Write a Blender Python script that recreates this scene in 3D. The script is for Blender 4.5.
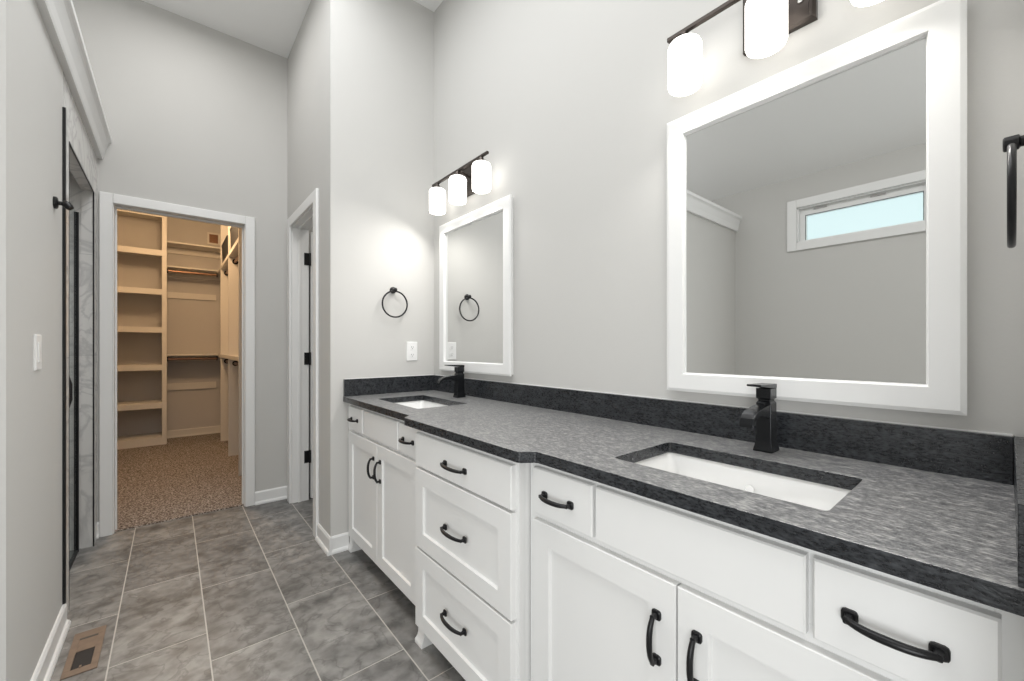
import bpy, bmesh, math, random
from mathutils import Vector, Matrix
from mathutils.geometry import tessellate_polygon
random.seed(4)
for o in list(bpy.data.objects): bpy.data.objects.remove(o)
sc = bpy.context.scene
C = sc.collection
PI = math.pi

# ------------------------------------------------------------------ camera
cam = bpy.data.cameras.new('camera'); co = bpy.data.objects.new('camera', cam); C.objects.link(co)
cam.sensor_width = 36; cam.lens = 411.5 / 1024 * 36; cam.shift_y = 6.7 / 1024
cam.clip_start = .01; cam.clip_end = 100
co.location = (0, 0, 1.21); co.rotation_euler = (PI / 2, 0, -0.6917)
sc.camera = co

# ------------------------------------------------------------------ world, lights, exposure
w = bpy.data.worlds.new('sky'); sc.world = w; w.use_nodes = True
bg = w.node_tree.nodes['Background']; bg.inputs[0].default_value = (.80, .95, .97, 1); bg.inputs[1].default_value = 1.7
sc.view_settings.view_transform = 'Standard'; sc.view_settings.look = 'None'
sc.view_settings.exposure = -0.09; sc.view_settings.gamma = 1; sc.view_settings.use_curve_mapping = False

def area(name, loc, rot, sx, sy, power, col=(1, 1, 1)):
    l = bpy.data.lights.new(name, 'AREA'); l.shape = 'RECTANGLE'; l.size = sx; l.size_y = sy
    l.energy = power; l.color = col
    o = bpy.data.objects.new(name, l); C.objects.link(o); o.location = loc; o.rotation_euler = rot
    return o
area('rear_fill', (-.6, -2.45, 1.6), (PI / 2, 0, 0), 1.9, 2.0, 20, (1, .985, .96))  # added fill behind the camera, no window stands there
area('overhead_fill', (-.1, -.6, 3.45), (0, 0, 0), 1.0, 1.4, 22, (1, .985, .965))  # added overhead fill behind the camera, unseen and without a fixture
area('aisle_fill', (.38, 1.3, 3.48), (0, 0, 0), .8, 2.2, 34, (.97, .985, 1))  # invented light over the aisle, added to even out walls and floor
area('left_fill', (-1.70, -.9, 1.05), (PI / 2, 0, -PI / 2), 1.6, 1.3, 50, (.96, .985, 1))  # added soft fill from the left, out of view and of the mirror
area('far_fill', (.05, 3.0, 3.48), (0, 0, 0), .4, .6, 7, (1, .985, .965))  # extra unseen light, added to lift the far end of the room
cl_ = bpy.data.lights.new('closet_lamp', 'POINT'); cl_.energy = 46; cl_.shadow_soft_size = .12; cl_.color = (1, .66, .36)
clo = bpy.data.objects.new('closet_lamp', cl_); C.objects.link(clo); clo.location = (.05, 5.2, 2.72)
area('shower_ceiling_lamp', (-1.05, 2.8, 2.13), (0, 0, 0), .3, .3, 5, (1, .98, .96))
area('toilet_room_lamp', (1.3, 3.05, 2.7), (0, 0, 0), .3, .3, 3.5, (1, .96, .9))

# ------------------------------------------------------------------ materials
def mat(name, col, rough=.5, metal=0, spec=.5, emit=None, es=0, bump=None, trans=0, ior=None, vary=None):
    m = bpy.data.materials.new(name); m.use_nodes = True
    nt = m.node_tree; b = nt.nodes['Principled BSDF']
    b.inputs['Base Color'].default_value = (*col, 1); b.inputs['Roughness'].default_value = rough
    b.inputs['Metallic'].default_value = metal; b.inputs['Specular IOR Level'].default_value = spec
    if emit: b.inputs['Emission Color'].default_value = (*emit, 1); b.inputs['Emission Strength'].default_value = es
    if trans: b.inputs['Transmission Weight'].default_value = trans
    if ior: b.inputs['IOR'].default_value = ior
    tc = nt.nodes.new('ShaderNodeTexCoord')
    if vary:
        n = nt.nodes.new('ShaderNodeTexNoise'); n.inputs['Scale'].default_value = vary[0]; n.inputs['Detail'].default_value = 4
        nt.links.new(tc.outputs['Object'], n.inputs['Vector'])
        r = nt.nodes.new('ShaderNodeValToRGB')
        r.color_ramp.elements[0].position = .3; r.color_ramp.elements[1].position = .7
        r.color_ramp.elements[0].color = (*[c * (1 - vary[1]) for c in col], 1)
        r.color_ramp.elements[1].color = (*[min(1, c * (1 + vary[1])) for c in col], 1)
        nt.links.new(n.outputs[0], r.inputs[0]); nt.links.new(r.outputs[0], b.inputs['Base Color'])
    if bump:
        n = nt.nodes.new('ShaderNodeTexNoise'); n.inputs['Scale'].default_value = bump[0]; n.inputs['Detail'].default_value = 3
        nt.links.new(tc.outputs['Object'], n.inputs['Vector'])
        u = nt.nodes.new('ShaderNodeBump'); u.inputs['Strength'].default_value = bump[1]; u.inputs['Distance'].default_value = .002
        nt.links.new(n.outputs[0], u.inputs['Height']); nt.links.new(u.outputs[0], b.inputs['Normal'])
    return m

M = {}
M['wall'] = mat('greige wall paint', (.575, .568, .548), .75, spec=.25, bump=(160, .12))
M['ceiling'] = mat('white ceiling paint', (.88, .88, .87), .9, spec=.2, bump=(120, .3))
M['trim'] = mat('white trim paint', (.80, .80, .79), .35, bump=(30, .05))
M['cab'] = mat('white cabinet paint', (.80, .80, .79), .38, bump=(40, .04))
M['toe'] = mat('shaded toe kick brown', (.10, .09, .08), .7, bump=(40, .1))  # dark tone carries the shade under the cabinets; damper lip shares it
M['black'] = mat('matte black metal', (.008, .008, .009), .34, 0, .35, bump=(300, .03))
M['faucet'] = mat('satin black metal', (.014, .015, .017), .24, .5, bump=(200, .02))
M['bronze'] = mat('dark bronze metal', (.075, .063, .056), .30, .85, bump=(200, .04))
M['chrome'] = mat('chrome', (.8, .8, .8), .12, 1, bump=(100, .02))
M['porcelain'] = mat('white porcelain', (.85, .85, .84), .12, bump=(10, .01))
M['shade'] = mat('frosted glass shade', (.9, .9, .88), .4, emit=(1, .965, .91), es=2.0, bump=(60, .02))
M['plastic'] = mat('white plastic', (.82, .82, .81), .35, bump=(80, .02))
M['screw'] = mat('steel screw', (.5, .5, .5), .3, 1, bump=(100, .02))
M['slot'] = mat('dark slot', (.03, .03, .03), .6, bump=(80, .02))
M['mirror'] = mat('mirror silver', (.74, .745, .74), .01, 1, bump=None)
M['closet'] = mat('cream closet paint', (.70, .66, .60), .5, bump=(60, .05))
M['closetwall'] = mat('closet wall paint', (.56, .53, .50), .8, spec=.2, bump=(160, .1))
M['rod'] = mat('brushed rod', (.35, .20, .13), .3, .9, bump=(100, .05))
M['ventwood'] = mat('tan register metal', (.21, .15, .11), .5, vary=(30, .12))
M['duct'] = mat('dark duct', (.02, .02, .022), .6, bump=(60, .1))
M['jamb'] = mat('grey shower edge', (.42, .41, .40), .5, bump=(60, .05))

def nodes(m):
    nt = m.node_tree; return nt, nt.nodes, nt.links, nt.nodes['Principled BSDF']
def math_(nt, op, a, b=None):
    n = nt.nodes.new('ShaderNodeMath'); n.operation = op
    for i, v in enumerate((a, b)):
        if v is None: continue
        if hasattr(v, 'links'): nt.links.new(v, n.inputs[i])
        else: n.inputs[i].default_value = v
    return n.outputs[0]
def noise(nt, vec, scale, detail=4, dist=0, sy=None):
    n = nt.nodes.new('ShaderNodeTexNoise'); n.inputs['Scale'].default_value = scale; n.inputs['Detail'].default_value = detail
    n.inputs['Distortion'].default_value = dist
    nt.links.new(vec, n.inputs['Vector']); return n.outputs[0]
def ramp(nt, fac, stops):
    r = nt.nodes.new('ShaderNodeValToRGB'); e = r.color_ramp.elements
    while len(e) < len(stops): e.new(.5)
    for k, (p, c) in zip(e, stops): k.position = p; k.color = (*c, 1)
    nt.links.new(fac, r.inputs[0]); return r.outputs[0]
def mix(nt, fac, a, b, mode='MIX'):
    n = nt.nodes.new('ShaderNodeMix'); n.data_type = 'RGBA'; n.blend_type = mode
    for i, v in ((0, fac), (6, a), (7, b)):
        if hasattr(v, 'links'): nt.links.new(v, n.inputs[i])
        elif i == 0: n.inputs[0].default_value = v
        else: n.inputs[i].default_value = (*v, 1)
    return n.outputs[2]
def scaled(nt, vec, s):
    n = nt.nodes.new('ShaderNodeMapping'); n.inputs['Scale'].default_value = s
    nt.links.new(vec, n.inputs['Vector']); return n.outputs[0]
def bump(nt, h, strength, dist):
    u = nt.nodes.new('ShaderNodeBump'); u.inputs['Strength'].default_value = strength; u.inputs['Distance'].default_value = dist
    nt.links.new(h, u.inputs['Height']); nt.links.new(u.outputs[0], nt.nodes['Principled BSDF'].inputs['Normal'])

def floor_mat():
    m = mat('grey stone floor tile', (.2, .2, .19), .45); nt, N, L, b = nodes(m)
    g = N.new('ShaderNodeNewGeometry'); P = g.outputs['Position']
    s = N.new('ShaderNodeSeparateXYZ'); L.new(P, s.inputs[0])
    X = math_(nt, 'DIVIDE', math_(nt, 'ADD', s.outputs[0], .184 + 3.01), .301)
    col = math_(nt, 'FLOOR', X); fx = math_(nt, 'FRACT', X)
    par = math_(nt, 'MODULO', col, 2.0)
    Y = math_(nt, 'DIVIDE', math_(nt, 'ADD', math_(nt, 'ADD', s.outputs[1], -2.165 + 6.18), math_(nt, 'MULTIPLY', par, .205)), .618)
    row = math_(nt, 'FLOOR', Y); fy = math_(nt, 'FRACT', Y)
    def edge(f, wd): return math_(nt, 'LESS_THAN', math_(nt, 'MINIMUM', f, math_(nt, 'SUBTRACT', 1.0, f)), wd)
    grout = math_(nt, 'MAXIMUM', edge(fx, .0078), edge(fy, .0030))
    cv = N.new('ShaderNodeCombineXYZ'); L.new(col, cv.inputs[0]); L.new(row, cv.inputs[1])
    wn = N.new('ShaderNodeTexWhiteNoise'); wn.noise_dimensions = '3D'; L.new(cv.outputs[0], wn.inputs['Vector'])
    off = N.new('ShaderNodeVectorMath'); off.operation = 'SCALE'; L.new(wn.outputs['Color'], off.inputs[0]); off.inputs['Scale'].default_value = 9
    ad = N.new('ShaderNodeVectorMath'); ad.operation = 'ADD'; L.new(P, ad.inputs[0]); L.new(off.outputs[0], ad.inputs[1])
    pv = ad.outputs[0]
    big = noise(nt, scaled(nt, pv, (1, 1.5, 1)), 3.0, 9, .9)
    fine = noise(nt, pv, 17, 10, .3)
    base = ramp(nt, big, [(.32, (.085, .083, .080)), (.5, (.21, .205, .198)), (.68, (.35, .342, .328))])
    base = mix(nt, .5, base, ramp(nt, fine, [(.34, (.10, .098, .095)), (.66, (.34, .334, .322))]))
    vein = noise(nt, pv, 7, 9, .4)
    vm = ramp(nt, vein, [(.47, (0, 0, 0)), (.495, (1, 1, 1)), (.52, (0, 0, 0))])
    base = mix(nt, math_(nt, 'MULTIPLY', vm, .38), base, (.05, .048, .047))
    tone = ramp(nt, wn.outputs['Value'], [(0, (.90, .90, .90)), (1, (1.10, 1.10, 1.09))])
    base = mix(nt, 1.0, base, tone, 'MULTIPLY')
    out = mix(nt, grout, base, (.52, .50, .46))
    L.new(out, b.inputs['Base Color'])
    L.new(math_(nt, 'ADD', math_(nt, 'MULTIPLY', grout, .35), math_(nt, 'ADD', .34, math_(nt, 'MULTIPLY', fine, .2))), b.inputs['Roughness'])
    bump(nt, math_(nt, 'SUBTRACT', math_(nt, 'MULTIPLY', fine, .25), grout), .35, .002)
    return m
M['floor'] = floor_mat()

def granite(name, k, r0, tint=(1, 1, 1)):
    m = mat(name, (.05, .05, .05), .4, spec=.5, ior=1.8 if k == 1 else 1.5); nt, N, L, b = nodes(m)
    g = N.new('ShaderNodeNewGeometry'); P = g.outputs['Position']
    st = scaled(nt, P, (1.5, .55, 1.5))
    a = math_(nt, 'ADD', math_(nt, 'MULTIPLY', noise(nt, st, 150, 4, .2), .6), math_(nt, 'MULTIPLY', noise(nt, st, 48, 4, .5), .4)); c = noise(nt, P, 300, 2); d = noise(nt, P, 7, 4, .6)
    base = ramp(nt, a, [(.37, (.030 * k, .032 * k, .038 * k)), (.50, (.120 * k, .122 * k, .127 * k)), (.64, (.34 * k, .34 * k, .335 * k))])
    sp = ramp(nt, c, [(.52, (0, 0, 0)), (.66, (1, 1, 1))])
    base = mix(nt, math_(nt, 'MULTIPLY', sp, .45), base, (.26 * k, .26 * k, .26 * k))
    base = mix(nt, math_(nt, 'MULTIPLY', d, .35), base, (.04 * k, .042 * k, .045 * k))
    base = mix(nt, 1.0, base, tint, 'MULTIPLY')
    L.new(base, b.inputs['Base Color'])
    L.new(math_(nt, 'ADD', r0, math_(nt, 'MULTIPLY', a, .25)), b.inputs['Roughness'])
    bump(nt, math_(nt, 'ADD', a, math_(nt, 'MULTIPLY', c, .4)), .5, .0015)
    return m
M['granite'] = granite('leathered dark granite', 1, .27, (1.2, 1.19, 1.17))
M['granite_shaded'] = granite('shaded dark granite edge', .20, .16, (.88, .95, 1.06))  # smoother, darkened granite copy; shade of the upright faces put into its colour

def marble():
    m = mat('white veined marble tile', (.8, .8, .8), .2); nt, N, L, b = nodes(m)
    g = N.new('ShaderNodeNewGeometry'); P = g.outputs['Position']
    v = noise(nt, P, 2.6, 8, 2.4); f = noise(nt, P, 1.3, 4, .5)
    vm = ramp(nt, v, [(.44, (0, 0, 0)), (.495, (1, 1, 1)), (.55, (0, 0, 0))])
    base = mix(nt, math_(nt, 'MULTIPLY', vm, .38), ramp(nt, f, [(.3, (.66, .65, .63)), (.7, (.78, .77, .75))]), (.30, .30, .31))
    s = N.new('ShaderNodeSeparateXYZ'); L.new(P, s.inputs[0])
    fz = math_(nt, 'FRACT', math_(nt, 'DIVIDE', math_(nt, 'ADD', s.outputs[2], .06), .61))
    j = math_(nt, 'LESS_THAN', fz, .005)
    L.new(mix(nt, j, base, (.5, .5, .5)), b.inputs['Base Color'])
    return m
M['marble'] = marble()

def carpet():
    m = mat('brown flecked carpet', (.3, .24, .2), .95, spec=.1); nt, N, L, b = nodes(m)
    g = N.new('ShaderNodeNewGeometry'); P = g.outputs['Position']
    a = noise(nt, P, 95, 4); c = noise(nt, P, 9, 3)
    base = ramp(nt, a, [(.38, (.09, .072, .060)), (.5, (.28, .238, .208)), (.62, (.58, .53, .49))])
    base = mix(nt, math_(nt, 'MULTIPLY', c, .3), base, (.2, .15, .12))
    L.new(base, b.inputs['Base Color']); bump(nt, a, 1.0, .01)
    return m
M['carpet'] = carpet()

def glass():
    m = bpy.data.materials.new('clear glass'); m.use_nodes = True; nt = m.node_tree; N = nt.nodes
    N.clear(); o = N.new('ShaderNodeOutputMaterial'); mx = N.new('ShaderNodeMixShader')
    t = N.new('ShaderNodeBsdfTransparent'); t.inputs[0].default_value = (.93, .96, .96, 1)
    gl = N.new('ShaderNodeBsdfGlossy'); gl.inputs['Roughness'].default_value = .02
    mx.inputs[0].default_value = .08
    nt.links.new(t.outputs[0], mx.inputs[1]); nt.links.new(gl.outputs[0], mx.inputs[2]); nt.links.new(mx.outputs[0], o.inputs[0])
    return m
M['glass'] = glass()

# ------------------------------------------------------------------ mesh helpers (everything in world coordinates)
def bx(bm, x0, x1, y0, y1, z0, z1):
    vs = [bm.verts.new((x, y, z)) for z in (z0, z1) for x, y in ((x0, y0), (x1, y0), (x1, y1), (x0, y1))]
    for f in ((3, 2, 1, 0), (4, 5, 6, 7), (0, 1, 5, 4), (1, 2, 6, 5), (2, 3, 7, 6), (3, 0, 4, 7)):
        bm.faces.new([vs[i] for i in f])
def box(*a):
    bm = bmesh.new(); bx(bm, *a); return bm
def boxes(*l):
    bm = bmesh.new()
    for a in l: bx(bm, *a)
    return bm
def loft(bm, loops, cap0=True, cap1=True, closed=False):
    R = [[bm.verts.new(p) for p in L] for L in loops]
    n = len(R[0])
    pairs = list(zip(R, R[1:])) + ([(R[-1], R[0])] if closed else [])
    for A, B in pairs:
        for i in range(n):
            bm.faces.new((A[i], A[(i + 1) % n], B[(i + 1) % n], B[i]))
    if not closed:
        if cap0: bm.faces.new(R[0][::-1])
        if cap1: bm.faces.new(R[-1])
def lathe(bm, prof, center, axis='Z', seg=32, closed=False):
    """prof: list of (radius, height)"""
    loops = []
    for r, h in prof:
        L = []
        for i in range(seg):
            a = 2 * PI * i / seg; u, v = r * math.cos(a), r * math.sin(a)
            p = {'Z': (u, v, h), 'X': (h, u, v), 'Y': (v, h, u)}[axis]
            L.append(tuple(c + q for c, q in zip(center, p)))
        loops.append(L)
    loft(bm, loops, closed=closed)
def tube(bm, pts, rad, seg=12, shape=None, up=None):
    """pts: list of points; rad: number or list; shape: section scale (sx, sy)"""
    pts = [Vector(p) for p in pts]; loops = []
    t0 = (pts[1] - pts[0]).normalized()
    up = Vector(up) if up else (Vector((1, 0, 0)) if abs(t0.z) > .9 else Vector((0, 0, 1)))
    for i, p in enumerate(pts):
        t = (pts[min(i + 1, len(pts) - 1)] - pts[max(i - 1, 0)]).normalized()
        s = t.cross(up).normalized(); u2 = s.cross(t).normalized()
        r = rad[i] if isinstance(rad, (list, tuple)) else rad
        a_, b_ = shape or (1, 1)
        loops.append([tuple(p + s * (r * a_ * math.cos(2 * PI * k / seg)) + u2 * (r * b_ * math.sin(2 * PI * k / seg))) for k in range(seg)])
    loft(bm, loops)
def prism(bm, poly, axis, a, b):
    """poly of 2-D points extruded along axis from a to b; X:(y,z) Y:(x,z) Z:(x,y)"""
    f = {'X': lambda p, h: (h, p[0], p[1]), 'Y': lambda p, h: (p[0], h, p[1]), 'Z': lambda p, h: (p[0], p[1], h)}[axis]
    loft(bm, [[f(p, a) for p in poly], [f(p, b) for p in poly]])
def rrect(x0, x1, y0, y1, r, z, n=6):
    out = []
    for cx, cy, a0 in ((x1 - r, y1 - r, 0), (x0 + r, y1 - r, 90), (x0 + r, y0 + r, 180), (x1 - r, y0 + r, 270)):
        for i in range(n + 1):
            a = math.radians(a0 + 90 * i / n); out.append((cx + r * math.cos(a), cy + r * math.sin(a), z))
    return out
ORG = {}
def tag(o, label=None, cat=None, group=None, kind=None):
    if label: o['label'] = label
    if cat: o['category'] = cat
    if group: o['group'] = group
    if kind: o['kind'] = kind
    return o
def obj(name, bm, m, parent=None, bevel=0, smooth=False, origin=None):
    bmesh.ops.recalc_face_normals(bm, faces=bm.faces)
    cs = [v.co for v in bm.verts]
    c = Vector([(min(v[i] for v in cs) + max(v[i] for v in cs)) / 2 for i in range(3)])
    if origin: c = Vector(origin)
    elif not parent: c.z = min(v.z for v in cs)
    for v in bm.verts: v.co -= c
    me = bpy.data.meshes.new(name); bm.to_mesh(me); bm.free()
    if smooth:
        for p in me.polygons: p.use_smooth = True
        me.set_sharp_from_angle(angle=math.radians(40))
    o = bpy.data.objects.new(name, me); C.objects.link(o); me.materials.append(m)
    base = Vector((0, 0, 0))
    if parent: o.parent = parent; base = ORG[parent]
    o.location = c - base; ORG[o] = c
    if bevel:
        md = o.modifiers.new('bevel', 'BEVEL'); md.width = bevel; md.segments = 2; md.limit_method = 'ANGLE'; md.angle_limit = math.radians(40)
    return o
def thing(name, loc, label, cat, group=None):
    o = bpy.data.objects.new(name, None); C.objects.link(o); o.location = loc; o.empty_display_size = .05
    ORG[o] = Vector(loc); return tag(o, label, cat, group)
def struct(name, bm, m, bevel=0, parent=None):
    o = obj(name, bm, m, parent, bevel)
    if not parent: o['kind'] = 'structure'
    return o

# ------------------------------------------------------------------ room numbers
XV = 1.402      # vanity wall
YE = 2.54       # wall at the end of the vanity
XP = .72        # partition wall with the narrow door
YF = 3.70       # far wall with the closet opening
XL = -.362      # shower box wall
XB = -1.755     # outer wall with the high window
YB = 1.82       # near face of the shower box
YR = -.037      # wall at the near end of the vanity
ZC = 3.53; ZB = 2.55
T = .12

# floor, ceiling
struct('floor', box(XB - T, XV + T + .5, -2.7, 3.735, -.1, 0), M['floor'])
struct('floor_closet', box(-.75, 1.0, 3.735, 7.2, -.1, .008), M['carpet'])
bm = bmesh.new()
prism(bm, [(XB - .05, 2.78), (-.25, ZC), (XV + .7, ZC), (XV + .7, ZC + .12), (-.3, ZC + .12), (XB - .05, 2.9)], 'Y', -2.7, YF + T)
struct('ceiling', bm, M['ceiling'])

# walls
struct('wall_vanity', box(XV, XV + T, YR - T, YE, 0, ZC), M['wall'])
struct('wall_end', box(XP, XV + T, YE, YE + T, 0, ZC), M['wall'])
struct('wall_partition', boxes((XP, XP + T, YE + T, 2.855, 0, ZC), (XP, XP + T, 3.551, YF, 0, ZC), (XP, XP + T, 2.855, 3.551, 2.150, ZC)), M['wall'])
struct('wall_far', boxes((XB, -.297, YF, YF + T, 0, ZC), (.440, XV + T + .5, YF, YF + T, 0, ZC), (-.297, .440, YF, YF + T, 2.150, ZC)), M['wall'])
struct('wall_shower', boxes((XL - .055, XL, YB, 2.62, 0, ZB)), M['wall'])
struct('wall_shower_front', box(XB, XL - .055, YB, YB + T, 0, ZB), M['wall'])
struct('wall_shower_top', boxes((XB, XL - .055, YB + T, YF, ZB - .06, ZB)), M['ceiling'])
# marble surround of the shower opening (in the same wall, on from the black edge)
struct('wall_surround', boxes((XL - .055, XL, 2.62, 2.757, 0, ZB), (XL - .055, XL, 3.553, YF, 0, ZB), (XL - .055, XL, 2.757, 3.553, 2.158, ZB)), M['marble'])
struct('wall_shower_inside', boxes((XB + .001, XL - .055, 3.56, YF, 0, 2.25), (XB, XB + .05, YB + T, 3.56, 0, 2.25), (XB + .05, XL - .055, YB + T, YB + T + .05, 0, 2.25)), M['marble'])
struct('ceiling_shower', box(XB, XL - .055, YB + T, YF, 2.25, 2.30), M['wall'])
# outer wall with window hole
wy0, wy1, wz0, wz1 = .37, 1.272, 2.19, 2.515
struct('wall_window', boxes((XB - T, XB, -2.7, wy0, 0, 2.9), (XB - T, XB, wy1, YF + T, 0, 2.9), (XB - T, XB, wy0, wy1, 0, wz0), (XB - T, XB, wy0, wy1, wz1, 2.9)), M['wall'])
struct('wall_right', box(.62, XV, YR - T, YR, 0, ZC), M['wall'])
struct('wall_right_return', box(.62, .62 + T, -2.7, YR - T, 0, ZC), M['wall'])
struct('wall_rear', box(XB - T, .62, -2.7 - T, -2.7, 0, ZC), M['wall'])
# toilet room beyond the partition
struct('wall_toilet_room', boxes((XV + T, XV + T + .5, YE, YE + T, 0, ZC), (XV + .5, XV + .6, YE + T, YF, 0, ZC)), M['wall'])

# closet shell
struct('wall_closet_back', box(-.75, 1.0, 7.09, 7.2, 0, 3.0), M['closetwall'])
struct('wall_closet_left', box(-.75, -.63, YF + T, 7.09, 0, 3.0), M['closetwall'])
struct('wall_closet_right', box(.86, 1.0, YF + T, 7.09, 0, 3.0), M['closetwall'])
struct('ceiling_closet', box(-.75, 1.0, YF + T, 7.2, 3.0, 3.1), M['ceiling'])

# crown moulding along the top of the shower box
def crown(pts_axis, a, b, side):
    # profile: (offset from wall, z)
    pr = [(0, 2.412), (.024, 2.412), (.028, 2.424), (.034, 2.460), (.050, 2.512), (.056, 2.520), (.066, 2.530), (.066, 2.556), (0, 2.556)]
    bm = bmesh.new()
    if pts_axis == 'Y':   # along y on wall x = XL
        loft(bm, [[(XL + o, YB - o * 1.0, z) for o, z in pr], [(XL + o, YF, z) for o, z in pr]])
    else:
        loft(bm, [[(XB, YB - o, z) for o, z in pr], [(XL + o, YB - o, z) for o, z in pr]])
    return bm
struct('trim_crown_left', crown('Y', 0, 0, 0), M['trim'])
struct('trim_crown_front', crown('X', 0, 0, 0), M['trim'])

# baseboards
def base_y(name, x, y0, y1, sgn, m=M['trim']):   # against a wall x = const, sgn = direction into the room
    pr = [(0, 0), (.024, 0), (.024, .010), (.019, .019), (.012, .023), (.012, .088), (.006, .098), (0, .098)]
    bm = bmesh.new(); prism(bm, [(x + sgn * a, b) for a, b in pr], 'Y', y0, y1); return struct(name, bm, m)
def base_x(name, y, x0, x1, sgn, m=M['trim'], zb=0, h=.098):
    pr = [(0, 0), (.024, 0), (.024, .010), (.019, .019), (.012, .023), (.012, h - .01), (.006, h), (0, h)]
    bm = bmesh.new(); prism(bm, [(y + sgn * a, b + zb) for a, b in pr], 'X', x0, x1); return struct(name, bm, m)
base_y('baseboard_left', XL, YB, 2.62, 1)
base_y('baseboard_partition', XP, YE - .024, 2.784, -1)
base_x('baseboard_end', YE, XP - .0, .823, -1)
base_x('baseboard_far_right', YF, .495, XP, -1)
base_x('baseboard_far_left', YF, XL, -.353, -1)
base_x('baseboard_closet', 7.09, -.04, .86, -1, M['closet'], .008, .10)

# closet door opening: casing and jamb
def frame_boxes_x(x0, x1, ztop, y0, y1, wd):   # casing in a plane y, opening x0..x1
    return [(x0 - wd, x0, y0, y1, 0, ztop + wd), (x1, x1 + wd, y0, y1, 0, ztop + wd), (x0, x1, y0, y1, ztop, ztop + wd)]
struct('trim_closet_casing', boxes(*frame_boxes_x(-.290, .432, 2.140, YF - .018, YF, .062)), M['trim'], .004)
struct('trim_closet_jamb', boxes((-.297, -.285, YF, YF + T, .0, 2.138), (.428, .440, YF, YF + T, 0, 2.138), (-.297, .440, YF, YF + T, 2.138, 2.150),
                                  (-.285, -.275, YF + .05, YF + .07, 0, 2.128), (.418, .428, YF + .05, YF + .07, 0, 2.128), (-.285, .428, YF + .05, YF + .07, 2.128, 2.138)), M['trim'], .002)
# narrow door opening in the partition
struct('trim_narrow_casing', boxes((XP - .018, XP, 2.785, 2.862, 0, 2.215), (XP - .018, XP, 3.544, 3.621, 0, 2.215), (XP - .018, XP, 2.862, 3.544, 2.143, 2.215)), M['trim'], .004)
struct('trim_narrow_jamb', boxes((XP, XP + T, 2.855, 2.868, 0, 2.138), (XP, XP + T, 3.538, 3.551, 0, 2.138), (XP, XP + T, 2.855, 3.551, 2.138, 2.150),
                                  (XP + .04, XP + .06, 2.868, 2.878, 0, 2.128), (XP + .04, XP + .06, 3.528, 3.538, 0, 2.128), (XP + .04, XP + .06, 2.868, 3.538, 2.128, 2.138)), M['trim'], .002)

# ------------------------------------------------------------------ doors
def panel_door(x0, x1, yf, yb, z0, z1):    # slab in plane y, recessed panels on both faces
    bm = bmesh.new(); s = .10
    zs = [(z0 + .2, z0 + .95), (z0 + 1.08, z1 - .12)]
    bx(bm, x0, x0 + s, yf, yb, z0, z1); bx(bm, x1 - s, x1, yf, yb, z0, z1)
    last = z0
    for a, b in zs:
        bx(bm, x0 + s, x1 - s, yf, yb, last, a); last = b
        bx(bm, x0 + s, x1 - s, yf + .01, yb - .01, a, b)
    bx(bm, x0 + s, x1 - s, yf, yb, last, z1)
    return bm
d = struct('door_1', panel_door(XP + T + .014, XP + T + .64, 3.530, 3.565, .012, 2.125), M['trim'])
tag(d, 'white toilet room door standing open on black hinges')
for z in (1.905, 1.12, .345):
    bm = bmesh.new()
    bx(bm, XP + T - .034, XP + T + .001, 3.533, 3.538, z - .048, z + .048)
    lathe(bm, [(.0075, z - .05), (.0075, z + .05)], (XP + T + .007, 3.528, 0), 'Z', 12)
    bx(bm, XP + T + .007, XP + T + .0135, 3.529, 3.533, z - .048, z + .048)
    h = obj('hinge', bm, M['black'], d); h['label'] = 'black door hinge'

# ------------------------------------------------------------------ window (seen in the near mirror)
wn_ = struct('window_1', boxes(
    (XB, XB + .018, wy0 - .075, wy0, wz0 - .075, wz1 + .075), (XB, XB + .018, wy1, wy1 + .075, wz0 - .075, wz1 + .075),
    (XB, XB + .018, wy0, wy1, wz0 - .075, wz0), (XB, XB + .018, wy0, wy1, wz1, wz1 + .075)), M['trim'], .003)
ff = boxes((XB - .09, XB, wy0, wy0 + .012, wz0, wz1), (XB - .09, XB, wy1 - .012, wy1, wz0, wz1), (XB - .09, XB, wy0, wy1, wz0, wz0 + .012), (XB - .09, XB, wy0, wy1, wz1 - .012, wz1),
           (XB - .09, XB - .04, wy0 + .012, wy0 + .06, wz0 + .012, wz1 - .012), (XB - .09, XB - .04, wy1 - .06, wy1 - .012, wz0 + .012, wz1 - .012),
           (XB - .09, XB - .04, wy0 + .06, wy1 - .06, wz0 + .012, wz0 + .022), (XB - .09, XB - .04, wy0 + .06, wy1 - .06, wz1 - .072, wz1 - .012))
obj('window_frame', ff, M['trim'], wn_, .002)
obj('window_glass', box(XB - .068, XB - .062, wy0 + .06, wy1 - .06, wz0 + .022, wz1 - .072), M['glass'], wn_)
gk = boxes((XB - .042, XB - .038, wy0 + .057, wy0 + .061, wz0 + .022, wz1 - .072), (XB - .042, XB - .038, wy1 - .061, wy1 - .057, wz0 + .022, wz1 - .072), (XB - .042, XB - .038, wy0 + .057, wy1 - .057, wz1 - .076, wz1 - .071))
g_ = obj('glazing_gasket', gk, M['slot'], wn_); g_['label'] = 'thin dark glazing gasket'
for yy in (.70, 1.10):
    obj('window_latch', box(XB - .04, XB - .030, yy - .05, yy + .05, wz1 - .035, wz1 - .022), M['jamb'], wn_, .002)

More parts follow.
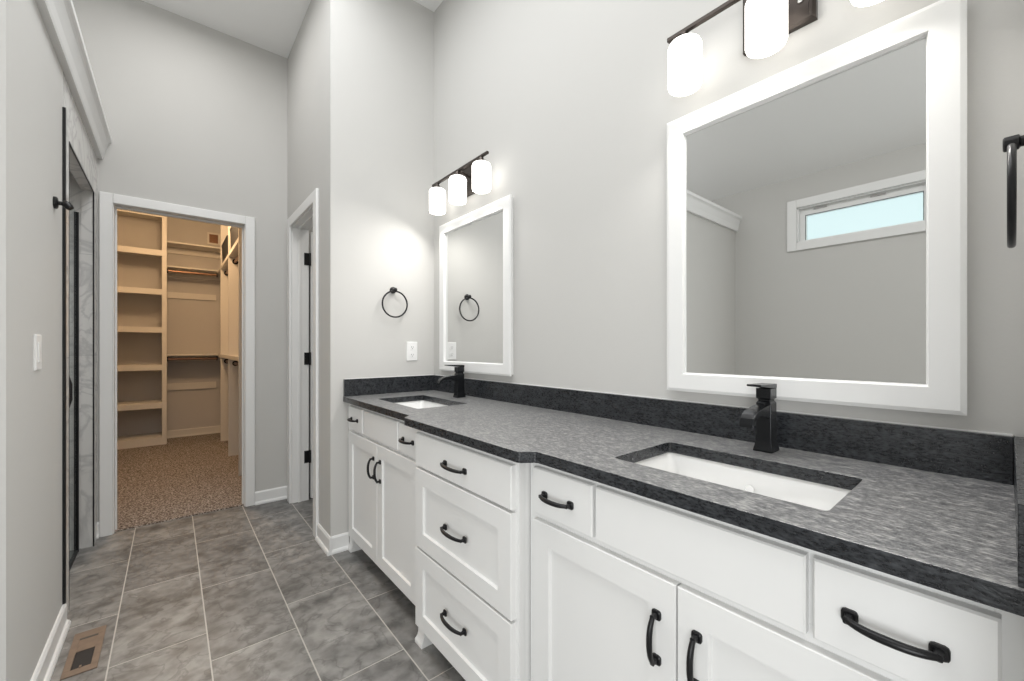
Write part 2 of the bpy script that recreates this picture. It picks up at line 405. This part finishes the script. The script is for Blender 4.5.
# ------------------------------------------------------------------ vanity cabinets
XFR = .824; XD = .804; XBF = .782; XBD = .762
def slab_front(x, y0, y1, z0, z1, xb):
    """plain front with a small stepped edge"""
    bm = bmesh.new()
    loft(bm, [[(xb, y0, z0), (xb, y1, z0), (xb, y1, z1), (xb, y0, z1)],
              [(x + .004, y0, z0), (x + .004, y1, z0), (x + .004, y1, z1), (x + .004, y0, z1)],
              [(x, y0 + .003, z0 + .003), (x, y1 - .003, z0 + .003), (x, y1 - .003, z1 - .003), (x, y0 + .003, z1 - .003)]])
    return bm
def shaker(x, y0, y1, z0, z1, xb, rail=.063, rec=.009):
    def L(xx, i): return [(xx, y0 + i, z0 + i), (xx, y1 - i, z0 + i), (xx, y1 - i, z1 - i), (xx, y0 + i, z1 - i)]
    bm = bmesh.new()
    loft(bm, [L(xb, 0), L(x + .002, 0), L(x, .002), L(x, rail), L(x + .004, rail + .002), L(x + rec, rail + .004)])
    return bm
def pull(parent, x, y, z, vertical=False, cc=.096):
    bm = bmesh.new()
    def P(u, out, v=0):
        return (x - out, y + (v if vertical else u), z + (u if vertical else v))
    for s in (-1, 1):
        u = s * cc / 2; h = .0105
        def ring(o, k):
            c = k * .5; return [P(u + a, o, b) for a, b in ((-k, -c), (-c * 1.7, -c * 1.7), (-c, -k), (c, -k), (c * 1.7, -c * 1.7), (k, -c), (k, c), (c * 1.7, c * 1.7), (c, k), (-c, k), (-c * 1.7, c * 1.7), (-k, c))]
        loft(bm, [ring(0, h), ring(.004, h), ring(.006, h * .8)])
        loft(bm, [ring(.004, .006), ring(.014, .0045), ring(.020, .005)])
    n = 17; pts = []
    for i in range(n):
        t = -1 + 2 * i / (n - 1)
        out = .017 + .013 * (1 - abs(t) ** 2.6)
        pts.append(P(t * cc / 2, out))
    rad = [.0052 + .0012 * (1 - abs(-1 + 2 * i / (n - 1)) ** 2) for i in range(n)]
    tube(bm, pts, rad, 10, up=(0, 1, 0) if vertical else (0, 0, 1))
    o = obj('handle', bm, M['black'], parent, smooth=True); o['label'] = 'black arched metal handle'
    return o
def carcass(xf, y0, y1, openings, zb=.09, zt=.883):
    """sides, bottom, back and a face frame with openings left for fronts: list of (y0,y1,z0,z1) rails/stiles"""
    t = .018
    l = [(xf + .02, 1.395, y0 + .001, y0 + t, zb, zt), (xf + .02, 1.395, y1 - t, y1 - .001, zb, zt), (xf + .02, 1.395, y0 + t, y1 - t, zb, zb + t),
         (1.38, 1.395, y0 + t, y1 - t, zb + t, zt)]
    l += [(xf, xf + .02, a, b, c, d_) for a, b, c, d_ in openings]
    return boxes(*l)
def foot(cab, xf, y, s, wd=.07):
    """bracket foot flaring towards the floor"""
    bm = bmesh.new()
    ya, yb = (y, y - wd * s)
    def R(x0, yo, z): return [(x0, yo, z), (xf + .055, yo, z), (xf + .055, yb, z), (x0, yb, z)]
    loft(bm, [R(xf, ya, .092), R(xf, ya, .045), R(xf - .003, ya + s * .002, .030), R(xf - .011, ya + s * .008, .014), R(xf - .011, ya + s * .008, 0)])
    return obj('foot', bm, M['cab'], cab, .001)

def sink_base(y0, y1, mirror_, label, lab_small, lab_ff):
    """mirror_ False: fronts listed from far to near for the near cabinet"""
    cab = thing('sink_cabinet', ((XFR + 1.395) / 2, (y0 + y1) / 2, 0), label, 'cabinet', 'white bathroom cabinets under the counter')
    if not mirror_:
        f = dict(s1=(.661, .876), ff=(.214, .651), s2=(.006, .204), dA=(.4405, .876), dB=(.0, .4365))
        hs1, hs2 = .7785, .108
    else:
        f = dict(s1=(2.258, 2.482), ff=(1.80, 2.234), s2=(1.585, 1.786), dA=(2.047, 2.482), dB=(1.60, 2.043))
        hs1, hs2 = 2.375, 1.688
    zt, zm, zd, zb = .866, .735, .716, .102
    ya, yb = min(f['s2'][0], f['dB'][0]) + .012, f['s1'][1] - .012
    st = [(y0 + .001, ya, .09, .883), (yb, y1 - .001, .09, .883),
          (ya, yb, zt - .012, .883), (ya, yb, zd - .012, zm + .012), (ya, yb, .09, zb + .012),
          (f['s2'][1] - .012, f['ff'][0] + .012, zm + .012, zt - .012), (f['ff'][1] - .012, f['s1'][0] + .012, zm + .012, zt - .012),
          (f['dA'][0] - .015, f['dA'][0] + .012, zb + .012, zd - .012)]
    obj('body', carcass(XFR, y0, y1, st), M['cab'], cab, .001)
    obj('toe_kick', box(.965, .98, y0 + .002, y1 - .002, 0, .089), M['toe'], cab)
    for k, hy in (('s1', hs1), ('s2', hs2)):
        dr = obj('drawer', slab_front(XD, *f[k], zm, zt, XFR), M['cab'], cab)
        pull(dr, XD, hy, .797)
    obj('false_front', slab_front(XD, *f['ff'], zm, zt, XFR), M['cab'], cab)
    for k, hy in (('dA', f['dA'][0] + .042), ('dB', f['dB'][1] - .042)):
        dr = obj('door', shaker(XD, *f[k], zb, zd, XFR), M['cab'], cab)
        pull(dr, XD, hy, .588, True)
    if mirror_:
        foot(cab, XFR, y1 - .015, 1, .05)
    return cab
sink_base(YR + .002, .909, False, 'white double-door sink cabinet under the nearer sink, right of the drawer stack', '', '')
sink_base(1.551, 2.536, True, 'white double-door sink cabinet under the farther sink, against the end wall', '', '')
cab = thing('drawer_cabinet', ((XBF + 1.395) / 2, 1.23, 0), 'white three-drawer cabinet standing forward between the two sink cabinets', 'cabinet', 'white bathroom cabinets under the counter')
y0, y1 = .911, 1.549
st = [(y0, y0 + .026, .085, .883), (y1 - .026, y1, .085, .883), *[(y0 + .026, y1 - .026, a, b) for a, b in ((.854, .883), (.714, .740), (.393, .42), (.085, .115))]]
obj('body', carcass(XBF, y0, y1, st, .085), M['cab'], cab, .001)
obj('toe_kick', box(.965, .98, y0 + .002, y1 - .002, 0, .084), M['toe'], cab)
for (z0, z1, shk, hz) in ((.733, .864, 0, .792), (.410, .724, 1, .562), (.088, .401, 1, .252)):
    bmf = shaker(XBD, .925, 1.535, z0, z1, XBF) if shk else slab_front(XBD, .925, 1.535, z0, z1, XBF)
    dr = obj('drawer', bmf, M['cab'], cab); pull(dr, XBD, 1.232, hz, cc=.128)
foot(cab, XBF, y1, 1, .05); foot(cab, XBF, y0, -1, .05)

# ------------------------------------------------------------------ countertop with two sink cut-outs
S1 = (.906, 1.192, .207, .672); S2 = (.906, 1.192, 1.800, 2.300)
ct = thing('countertop', (1.09, 1.25, .884), 'dark leathered granite countertop with raised splash over the white cabinets', 'countertop')
def arc(cx, cy, r, a0, a1, n=6):
    return [(cx + r * math.cos(math.radians(a0 + (a1 - a0) * i / n)), cy + r * math.sin(math.radians(a0 + (a1 - a0) * i / n))) for i in range(n + 1)]
outline = [(XV, YR + .001), (XV, YE), (.792, YE)]
outline += [(.792, 1.660)] + arc(.772, 1.660, .020, 0, -60, 3)[1:] + arc(.770, 1.606, .020, 120, 180, 4)
outline += arc(.770, .890, .020, 180, 240, 4) + arc(.772, .8385, .020, 60, 0, 4) + [(.792, .80), (.792, YR + .001)]
holes = [rrect(s[0], s[1], s[2], s[3], .012, 0, 3) for s in (S1, S2)]
def plate(bm, outer, holes, z0, z1):
    polys = [[Vector((p[0], p[1], 0)) for p in outer]] + [[Vector((p[0], p[1], 0)) for p in h] for h in holes]
    flat = [p for q in polys for p in q]
    tris = tessellate_polygon(polys)
    for z, rev in ((z1, False), (z0, True)):
        vs = [bm.verts.new((p.x, p.y, z)) for p in flat]
        for t in tris:
            try: bm.faces.new([vs[i] for i in (t[::-1] if rev else t)])
            except ValueError: pass
        if z == z1: top = vs
        else: bot = vs
    k = 0
    for q in polys:
        n = len(q)
        for i in range(n):
            bm.faces.new((top[k + i], top[k + (i + 1) % n], bot[k + (i + 1) % n], bot[k + i]))
        k += n
bm = bmesh.new(); plate(bm, outline, holes, .884, .916)
sl = obj('counter_slab', bm, M['granite'], ct, .0015)
sl.data.materials.append(M['granite_shaded'])     # slab sides take the darkened granite copy, shade painted in
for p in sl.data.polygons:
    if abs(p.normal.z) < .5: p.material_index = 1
obj('backsplash', box(XV - .02, XV, YR + .031, YE - .02, .916, 1.018), M['granite_shaded'], ct, .001)
obj('end_splash', box(.794, XV, YE - .02, YE, .916, 1.018), M['granite_shaded'], ct, .001)
obj('side_splash', box(.800, XV, YR + .001, YR + .030, .916, 1.018), M['granite_shaded'], ct, .001)
cb = obj('caulk_bead', boxes((XV - .004, XV, YR + .031, YE - .02, 1.018, 1.0215), (.80, XV, YE - .004, YE, 1.018, 1.021)), M['plastic'], ct)
cb['label'] = 'white caulk bead along the top of the splash'

# ------------------------------------------------------------------ sinks
def sink(s, label):
    x0, x1, y0, y1 = s; t = thing('undermount_sink', ((x0 + x1) / 2, (y0 + y1) / 2, .75), label, 'sink', 'white undermount sinks')
    bm = bmesh.new(); z = .883
    L = [rrect(x0 - .030, x1 + .030, y0 - .030, y1 + .030, .03, z - .014), rrect(x0 - .030, x1 + .030, y0 - .030, y1 + .030, .03, z),
         rrect(x0 - .006, x1 + .006, y0 - .006, y1 + .006, .022, z), rrect(x0 - .002, x1 + .002, y0 - .002, y1 + .002, .024, z - .008),
         rrect(x0 + .012, x1 - .010, y0 + .018, y1 - .018, .035, z - .085), rrect(x0 + .026, x1 - .022, y0 + .035, y1 - .035, .040, z - .108),
         rrect(x0 + .060, x1 - .05, y0 + .080, y1 - .08, .045, z - .116)]
    loft(bm, L, cap0=False)
    O = [rrect(x0 + .060, x1 - .05, y0 + .080, y1 - .08, .045, z - .128), rrect(x0 + .004, x1 - .002, y0 + .010, y1 - .010, .035, z - .095), rrect(x0 - .012, x1 + .012, y0 - .012, y1 + .012, .03, z - .014)]
    loft(bm, O, cap1=False)
    obj('basin', bm, M['porcelain'], t, smooth=True)
    bm = bmesh.new(); lathe(bm, [(.006, z - .1125), (.020, z - .112), (.022, z - .1135), (.022, z - .1155)], ((x0 + x1) / 2 + .02, (y0 + y1) / 2, 0), 'Z', 24)
    o = obj('drain', bm, M['chrome'], t, smooth=True); o['label'] = 'chrome round drain'
    bm = bmesh.new(); lathe(bm, [(.011, 0), (.011, .004)], (x1 - .0095, (y0 + y1) / 2, z - .05), 'X', 20)
    o = obj('overflow_ring', bm, M['chrome'], t, smooth=True)
sink(S1, 'white rectangular sink sunk in the counter under the larger, nearer mirror')
sink(S2, 'white rectangular sink sunk in the counter by the end wall')

# ------------------------------------------------------------------ faucets
def faucet(x, y, label):
    t = thing('faucet', (x, y, .916), label, 'faucet', 'black single-lever faucets')
    bm = bmesh.new()
    def R(hx, hy, z, dx=0): return [(x + dx - hx, y - hy, z), (x + dx + hx, y - hy, z), (x + dx + hx, y + hy, z), (x + dx - hx, y + hy, z)]
    loft(bm, [R(.029, .0245, .9165), R(.029, .0245, .921), R(.026, .0225, .931), R(.0235, .020, .945), R(.0225, .019, 1.000), R(.0225, .019, 1.052), R(.019, .016, 1.058)])
    obj('body', bm, M['faucet'], t, .0015)
    bm = bmesh.new()   # spout: broad flat bar curling down at its tip
    sec = [(-.018, 1.010, 1.050), (-.06, 1.022, 1.046), (-.090, 1.026, 1.042), (-.108, 1.023, 1.039), (-.124, 1.016, 1.032), (-.136, 1.006, 1.022), (-.140, .998, 1.008)]
    loft(bm, [[(x + a, y - .0175, lo), (x + a, y + .0175, lo), (x + a, y + .0175, hi), (x + a, y - .0175, hi)] for a, lo, hi in sec])
    obj('spout', bm, M['faucet'], t, .0015)
    bm = bmesh.new()
    loft(bm, [R(.018, .015, 1.058), R(.018, .015, 1.063), R(.0225, .019, 1.066), R(.0225, .019, 1.094)])
    loft(bm, [[(x + .0235, y - .0195, 1.094), (x + .0235, y + .0195, 1.094), (x + .0235, y + .0195, 1.106), (x + .0235, y - .0195, 1.106)],
              [(x - .03, y - .0195, 1.097), (x - .03, y + .0195, 1.097), (x - .03, y + .0195, 1.107), (x - .03, y - .0195, 1.107)],
              [(x - .090, y - .018, 1.104), (x - .090, y + .018, 1.104), (x - .090, y + .018, 1.109), (x - .090, y - .018, 1.109)]])
    obj('lever', bm, M['faucet'], t, .001)
faucet(1.303, .440, 'matte black faucet behind the nearer sink, under the larger mirror')
faucet(1.303, 2.058, 'matte black faucet behind the farther sink, by the end wall')

# ------------------------------------------------------------------ mirrors
def mirror(yc, hw, label):
    t = thing('framed_mirror', (XV, yc, 1.058), label, 'mirror', 'white framed mirrors over the vanity')
    y0, y1, z0, z1 = yc - hw, yc + hw, 1.056, 2.016
    def L(x, i): return [(x, y0 + i, z0 + i), (x, y1 - i, z0 + i), (x, y1 - i, z1 - i), (x, y0 + i, z1 - i)]
    bm = bmesh.new()
    loft(bm, [L(XV - .001, .008), L(XV - .018, .008), L(XV - .019, 0), L(XV - .026, 0), L(XV - .030, .010), L(XV - .030, .060), L(XV - .026, .0625), L(XV - .016, .064), L(XV - .016, .066), L(XV - .001, .066)], closed=True)
    obj('frame', bm, M['trim'], t)
    g = obj('mirror_glass', box(XV - .014, XV - .008, y0 + .0665, y1 - .0665, z0 + .0665, z1 - .0665), M['mirror'], t); g['label'] = 'silvered mirror glass'
mirror(.4235, .3635, 'white framed mirror above the nearer sink, reflecting a high window')
mirror(2.0465, .374, 'white framed mirror above the farther sink, reflecting a towel ring')

# ------------------------------------------------------------------ vanity lights
def vlight(yc, label):
    t = thing('vanity_light', (XV, yc, 2.22), label, 'wall light', 'three-shade vanity lights')
    bm = bmesh.new()
    def L(x, i): return [(x, yc - .097 + i, 2.132 + i), (x, yc + .094 - i, 2.132 + i), (x, yc + .094 - i, 2.316 - i), (x, yc - .097 + i, 2.316 - i)]
    loft(bm, [L(XV, 0), L(XV - .016, 0), L(XV - .022, .008), L(XV - .022, .016), L(XV - .018, .018)])
    obj('back_plate', bm, M['bronze'], t)
    bm = bmesh.new(); bx(bm, 1.294, 1.308, yc - .300, yc + .300, 2.243, 2.257)
    obj('crossbar', bm, M['bronze'], t, .002)
    bm = bmesh.new(); tube(bm, [(XV - .019, yc, 2.235), (1.36, yc, 2.240), (1.305, yc, 2.249)], .009, 12)
    obj('mounting_arm', bm, M['bronze'], t, smooth=True)
    for s in (-1, 1):
        bm = bmesh.new(); lathe(bm, [(.007, -.0175), (.007, -.022), (.004, -.024)], (XV, yc + s * .06, 2.2), 'X', 12)
        obj('screw', bm, M['screw'], t, smooth=True)
    for s in (-1, 0, 1):
        c = (1.301, yc + s * .240, 0)
        bl = bpy.data.lights.new('bulb_light', 'AREA'); bl.shape = 'DISK'; bl.size = .085; bl.energy = 1.75; bl.spread = math.radians(150); bl.color = (1, .97, .93)
        lo = bpy.data.objects.new('bulb_light', bl); C.objects.link(lo); lo.location = (c[0], c[1], 2.050); lo.rotation_euler = (0, math.radians(32), 0)
        bm = bmesh.new()
        r = .0525
        prof = [(.020, 2.212), (r - .014, 2.212), (r - .005, 2.207), (r, 2.196), (r, 2.073), (r - .003, 2.064), (r - .007, 2.061), (r - .010, 2.064), (r - .010, 2.195), (.020, 2.200)]
        lathe(bm, prof, c, 'Z', 40, closed=True)
        sh = obj('lamp_shade', bm, M['shade'], t, smooth=True); sh['label'] = 'glowing white glass cylinder shade'
        bm = bmesh.new(); lathe(bm, [(.033, 2.2125), (.033, 2.218), (.016, 2.226), (.011, 2.243)], c, 'Z', 24)
        bx(bm, 1.290, 1.312, c[1] - .004, c[1] + .004, 2.216, 2.244)
        lathe(bm, [(.014, 2.165), (.018, 2.19), (.018, 2.2124)], c, 'Z', 20)
        o = obj('shade_cap', bm, M['bronze'], sh, smooth=True); o['label'] = 'dark bronze cap and socket'
vlight(.440, 'dark bronze light bar with three lit white shades above the nearer mirror')
vlight(2.072, 'dark bronze light bar with three lit white shades above the farther mirror')

# ------------------------------------------------------------------ towel rings
def towel_ring(x, yw, s, zc, label):
    """yw wall plane, s direction into the room along y"""
    t = thing('towel_ring', (x, yw, zc), label, 'towel ring', 'black towel rings at the vanity ends')
    bm = bmesh.new(); zt = zc + .092
    prof = [(.021, 0), (.021, .007), (.018, .010), (.009, .012), (.009, .024), (.0125, .026), (.0125, .042), (.010, .044)]
    lathe(bm, [(r, s * h) for r, h in prof], (x, yw, zt), 'Y', 28)
    obj('wall_mount', bm, M['black'], t, smooth=True)
    bm = bmesh.new(); R = .083; n = 64; loops = []
    for i in range(n):
        a = 2 * PI * i / n; loops.append([(x + (R + .0052 * math.cos(k)) * math.sin(a), yw + s * .034 + .0052 * math.sin(k), zc + (R + .0052 * math.cos(k)) * math.cos(a)) for k in [2 * PI * j / 12 for j in range(12)]])
    loft(bm, loops, closed=True)
    obj('ring', bm, M['black'], t, smooth=True)
towel_ring(1.103, YE, -1, 1.486, 'round black towel ring on the end wall above the power outlet')
towel_ring(1.118, YR, 1, 1.470, 'black towel ring on the near side wall, seen edge-on at the right')

# outlet and switch
t = thing('power_outlet', (1.242, YE, 1.118), 'white double power outlet on the end wall below the towel ring', 'outlet')
bm = bmesh.new(); x0, x1, z0, z1 = 1.197, 1.274, 1.120, 1.246
loft(bm, [[(x0 + i, YE - d_, z0 + i), (x1 - i, YE - d_, z0 + i), (x1 - i, YE - d_, z1 - i), (x0 + i, YE - d_, z1 - i)] for i, d_ in ((0, 0), (0, .004), (.003, .007))])
obj('cover_plate', bm, M['plastic'], t)
for zc in (1.158, 1.208):
    bm = bmesh.new(); prism(bm, [(1.2355 + .0165 * math.cos(a) * (1 if abs(math.cos(a)) < .95 else 1), zc + max(-.0135, min(.0135, .0175 * math.sin(a)))) for a in [2 * PI * k / 24 for k in range(24)]], 'Y', YE - .0068, YE - .0095)
    r_ = obj('receptacle', bm, M['plastic'], t)
    o = obj('slot', boxes((1.228, 1.2302, YE - .0099, YE - .0095, zc - .001, zc + .008), (1.2408, 1.243, YE - .0099, YE - .0095, zc - .001, zc + .007), (1.233, 1.238, YE - .0099, YE - .0095, zc - .009, zc - .005)), M['slot'], r_)
    o['label'] = 'dark socket slots'
t = thing('light_switch', (XL, 2.166, 1.125), 'flat white rocker light switch on the left wall near the black trim strip', 'switch')
bm = bmesh.new(); y0, y1, z0, z1 = 2.125, 2.207, 1.130, 1.254
loft(bm, [[(XL + d_, y0 + i, z0 + i), (XL + d_, y1 - i, z0 + i), (XL + d_, y1 - i, z1 - i), (XL + d_, y0 + i, z1 - i)] for i, d_ in ((0, 0), (0, .004), (.003, .006))])
obj('switch_plate', bm, M['plastic'], t)
obj('rocker', box(XL + .006, XL + .009, 2.149, 2.183, 1.158, 1.226), M['plastic'], t, .001)

# robe hook
t = thing('robe_hook', (XL, 2.44, 1.79), 'black robe hook on the left wall beside the black trim strip', 'hook')
bm = bmesh.new(); lathe(bm, [(.024, 0), (.024, .008), (.020, .011), (.008, .013), (.008, .026)], (XL, 2.44, 1.79), 'X', 28)
obj('wall_mount', bm, M['black'], t, smooth=True)
bm = bmesh.new(); lathe(bm, [(.008, .024), (.013, .027), (.0145, .033), (.013, .039), (.006, .041)], (XL, 2.44, 1.79), 'X', 24)
tube(bm, [(XL + .034, 2.44, 1.79), (XL + .041, 2.438, 1.782), (XL + .047, 2.436, 1.774)], [.014, .014, .011], 16)
obj('knob', bm, M['black'], t, smooth=True)

# black trim strip at the start of the marble surround
tag(obj('edge_trim', box(XL + .0005, XL + .010, 2.604, 2.622, .100, 2.248), M['black'], None, .001), 'tall thin black metal strip edging the marble by the shower opening', 'edge trim')

# shower door: clear pane, black upright, pull
t = thing('shower_door', (-.43, 3.13, .02), 'clear glass shower door with a black upright at its far edge', 'shower door')
g = obj('glass_pane', box(-.434, -.426, 2.78, 3.497, .02, 2.0), M['glass'], t); g['label'] = 'clear glass pane'
g = obj('upright', box(-.440, -.420, 3.497, 3.514, .003, 2.006), M['black'], t, .001); g['label'] = 'matte black metal upright'
bm = bmesh.new()
tube(bm, [(-.426, 2.845, .925), (-.405, 2.845, .912), (-.380, 2.845, .925), (-.372, 2.845, .96), (-.372, 2.845, 1.035), (-.380, 2.845, 1.068), (-.405, 2.845, 1.082), (-.426, 2.845, 1.070)], .010, 12, up=(0, 1, 0))
g = obj('pull_handle', bm, M['black'], t, smooth=True); g['label'] = 'black curved pull handle'
struct('trim_shower_edge', boxes((XL - .004, XL + .002, 3.546, 3.5535, .0, 2.158), (XL - .004, XL + .002, 2.7615, 3.546, 2.150, 2.158), (XL - .004, XL + .001, 2.7565, 2.7615, .0, 2.158)), M['black'])
struct('trim_shower_sill', box(-.437, -.423, 2.78, 3.497, 0, .016), M['slot'])

# floor register
t = thing('floor_register', (-.262, 2.345, 0), 'tan rectangular floor vent with a half-open dark duct near the left baseboard', 'floor vent')
X0, X1, Y0, Y1 = -.311, -.215, 2.193, 2.498
bm = boxes((X0, X1, Y0, Y0 + .036, .0005, .006), (X0, X1, Y1 - .05, Y1, .0005, .006), (X0, X0 + .021, Y0 + .036, Y1 - .05, .0005, .006), (X1 - .021, X1, Y0 + .036, Y1 - .05, .0005, .006))
obj('frame', bm, M['ventwood'], t, .0012)
o = obj('damper', box(X0 + .021, X1 - .021, Y0 + .160, Y1 - .05, .0005, .0032), M['ventwood'], t)
o = obj('damper_lip', box(X0 + .021, X1 - .021, Y1 - .058, Y1 - .05, .0032, .0048), M['toe'], t)
o = obj('duct_opening', box(X0 + .021, X1 - .021, Y0 + .036, Y0 + .160, .0004, .0012), M['duct'], t); o['label'] = 'black duct opening'
obj('damper_lever', box(-.267, -.261, Y0 + .032, Y0 + .044, .006, .010), M['ventwood'], t)

# ------------------------------------------------------------------ closet fittings
cl = M['closet']
t = thing('shelf_tower', (-.33, 6.86, .008), 'tall cream built-in shelf tower with open bays on the left of the closet', 'shelves')
obj('side_panel', box(-.088, -.042, 6.662, 7.088, .008, 2.95), cl, t)
obj('side_panel', box(-.628, -.60, 6.662, 7.088, .008, 2.95), cl, t)
obj('back_panel', box(-.60, -.088, 7.075, 7.088, .008, 2.95), M['closetwall'], t)
for zt_ in (.102, .528, .995, 1.457, 1.925, 2.405, 2.88):
    zb_ = zt_ - .068 if zt_ > .2 else .009
    obj('shelf', boxes((-.60, -.088, 6.662, 6.682, zb_, zt_), (-.60, -.088, 6.682, 7.075, zt_ - .019, zt_)), cl, t)
def rod(parent, x0, x1, y, z, axis):
    bm = bmesh.new(); c = (0, y, z) if axis == 'X' else (y, 0, z)
    lathe(bm, [(.016, x0 + .011), (.016, x1 - .011)], c, axis, 16); r = obj('hanging_rod', bm, M['rod'], parent, smooth=True)
    r['label'] = 'brown metal hanging rod'
    for a, b in ((x0, x0 + .012), (x1 - .012, x1)):
        bm = bmesh.new(); lathe(bm, [(.030, a), (.030, b)], c, axis, 16); q = obj('rod_socket', bm, M['black'], r, smooth=True)
        q['label'] = 'black round rod socket'
def bshelf(z, label, rz=None):
    t = thing('closet_shelf', (.2, 6.93, z), label, 'shelf', 'cream shelves on the closet back wall')
    obj('board', box(-.041, .858, 6.78, 7.089, z - .018, z), cl, t, .001)
    obj('support_cleat', box(-.041, .858, 7.07, 7.089, z - .10, z - .019), cl, t)
    if rz: rod(t, -.041, .484, 6.84, rz, 'X')
bshelf(2.555, 'cream top shelf on the closet back wall, just below the vent grille')
bshelf(2.245, 'cream middle shelf on the closet back wall with a hanging rod beneath', 2.185)
bshelf(1.118, 'cream lower shelf on the closet back wall with a hanging rod beneath', 1.058)
tag(obj('wall_cleat', box(-.041, .484, 7.071, 7.089, .64, .73), cl), 'cream horizontal cleat low on the closet back wall', 'cleat')
tag(obj('wall_cleat', box(-.041, .484, 7.071, 7.089, 1.86, 1.94), cl), 'cream horizontal cleat high on the closet back wall, between the rods', 'cleat')
# right-hand organizer
t = thing('closet_organizer', (.67, 5.5, .008), 'cream built-in closet dividers with two long shelves along the right wall', 'closet organizer')
for y in (4.59, 5.49, 6.42):
    obj('divider', box(.486, .858, y, y + .022, .008, 2.95), cl, t)
for z in (2.245, 1.118):
    for a, b in ((4.612, 5.49), (5.512, 6.42), (6.442, 6.779)):
        obj('shelf', box(.486, .858, a, b, z - .04, z), cl, t)
for z in (2.16, 1.03):
    rod(t, 4.612, 5.49, .55, z, 'Y'); rod(t, 5.512, 6.42, .55, z, 'Y')
def dark_bin(y0, y1, z1, label):
    t = thing('storage_box', (.68, (y0 + y1) / 2, 2.245), label, 'storage box', 'black boxes on the upper closet shelf')
    bm = bmesh.new(); loft(bm, [rrect(.50, .84, y0, y1, .01, 2.2455), rrect(.492, .85, y0, y1, .01, z1)]); obj('bin', bm, M['duct'], t)
    bm = bmesh.new(); loft(bm, [rrect(.489, .853, y0 - .004, y1 + .004, .01, z1), rrect(.489, .853, y0 - .004, y1 + .004, .01, z1 + .02)]); obj('lid', bm, M['duct'], t)
dark_bin(4.75, 5.40, 2.47, 'black box on the upper closet shelf in the bay nearest the doorway')
dark_bin(5.70, 6.35, 2.47, 'black box on the upper closet shelf in the bay nearest the back wall')
# vent grille
t = thing('vent_grille', (.455, 7.088, 2.635), 'small square vent grille high on the closet back wall', 'vent')
gx0, gx1, gz0, gz1 = .385, .528, 2.640, 2.805
obj('frame', boxes((gx0, gx0 + .022, 7.078, 7.089, gz0, gz1), (gx1 - .022, gx1, 7.078, 7.089, gz0, gz1), (gx0 + .022, gx1 - .022, 7.078, 7.089, gz0, gz0 + .022), (gx0 + .022, gx1 - .022, 7.078, 7.089, gz1 - .022, gz1)), cl, t)
obj('backing', box(gx0 + .022, gx1 - .022, 7.087, 7.089, gz0 + .022, gz1 - .022), M['rod'], t)
bm = bmesh.new(); z = gz0 + .028
while z < gz1 - .03:
    prism(bm, [(7.080, z), (7.083, z), (7.087, z + .007), (7.084, z + .007)], 'X', gx0 + .022, gx1 - .022); z += .013
obj('louvres', bm, M['rod'], t)
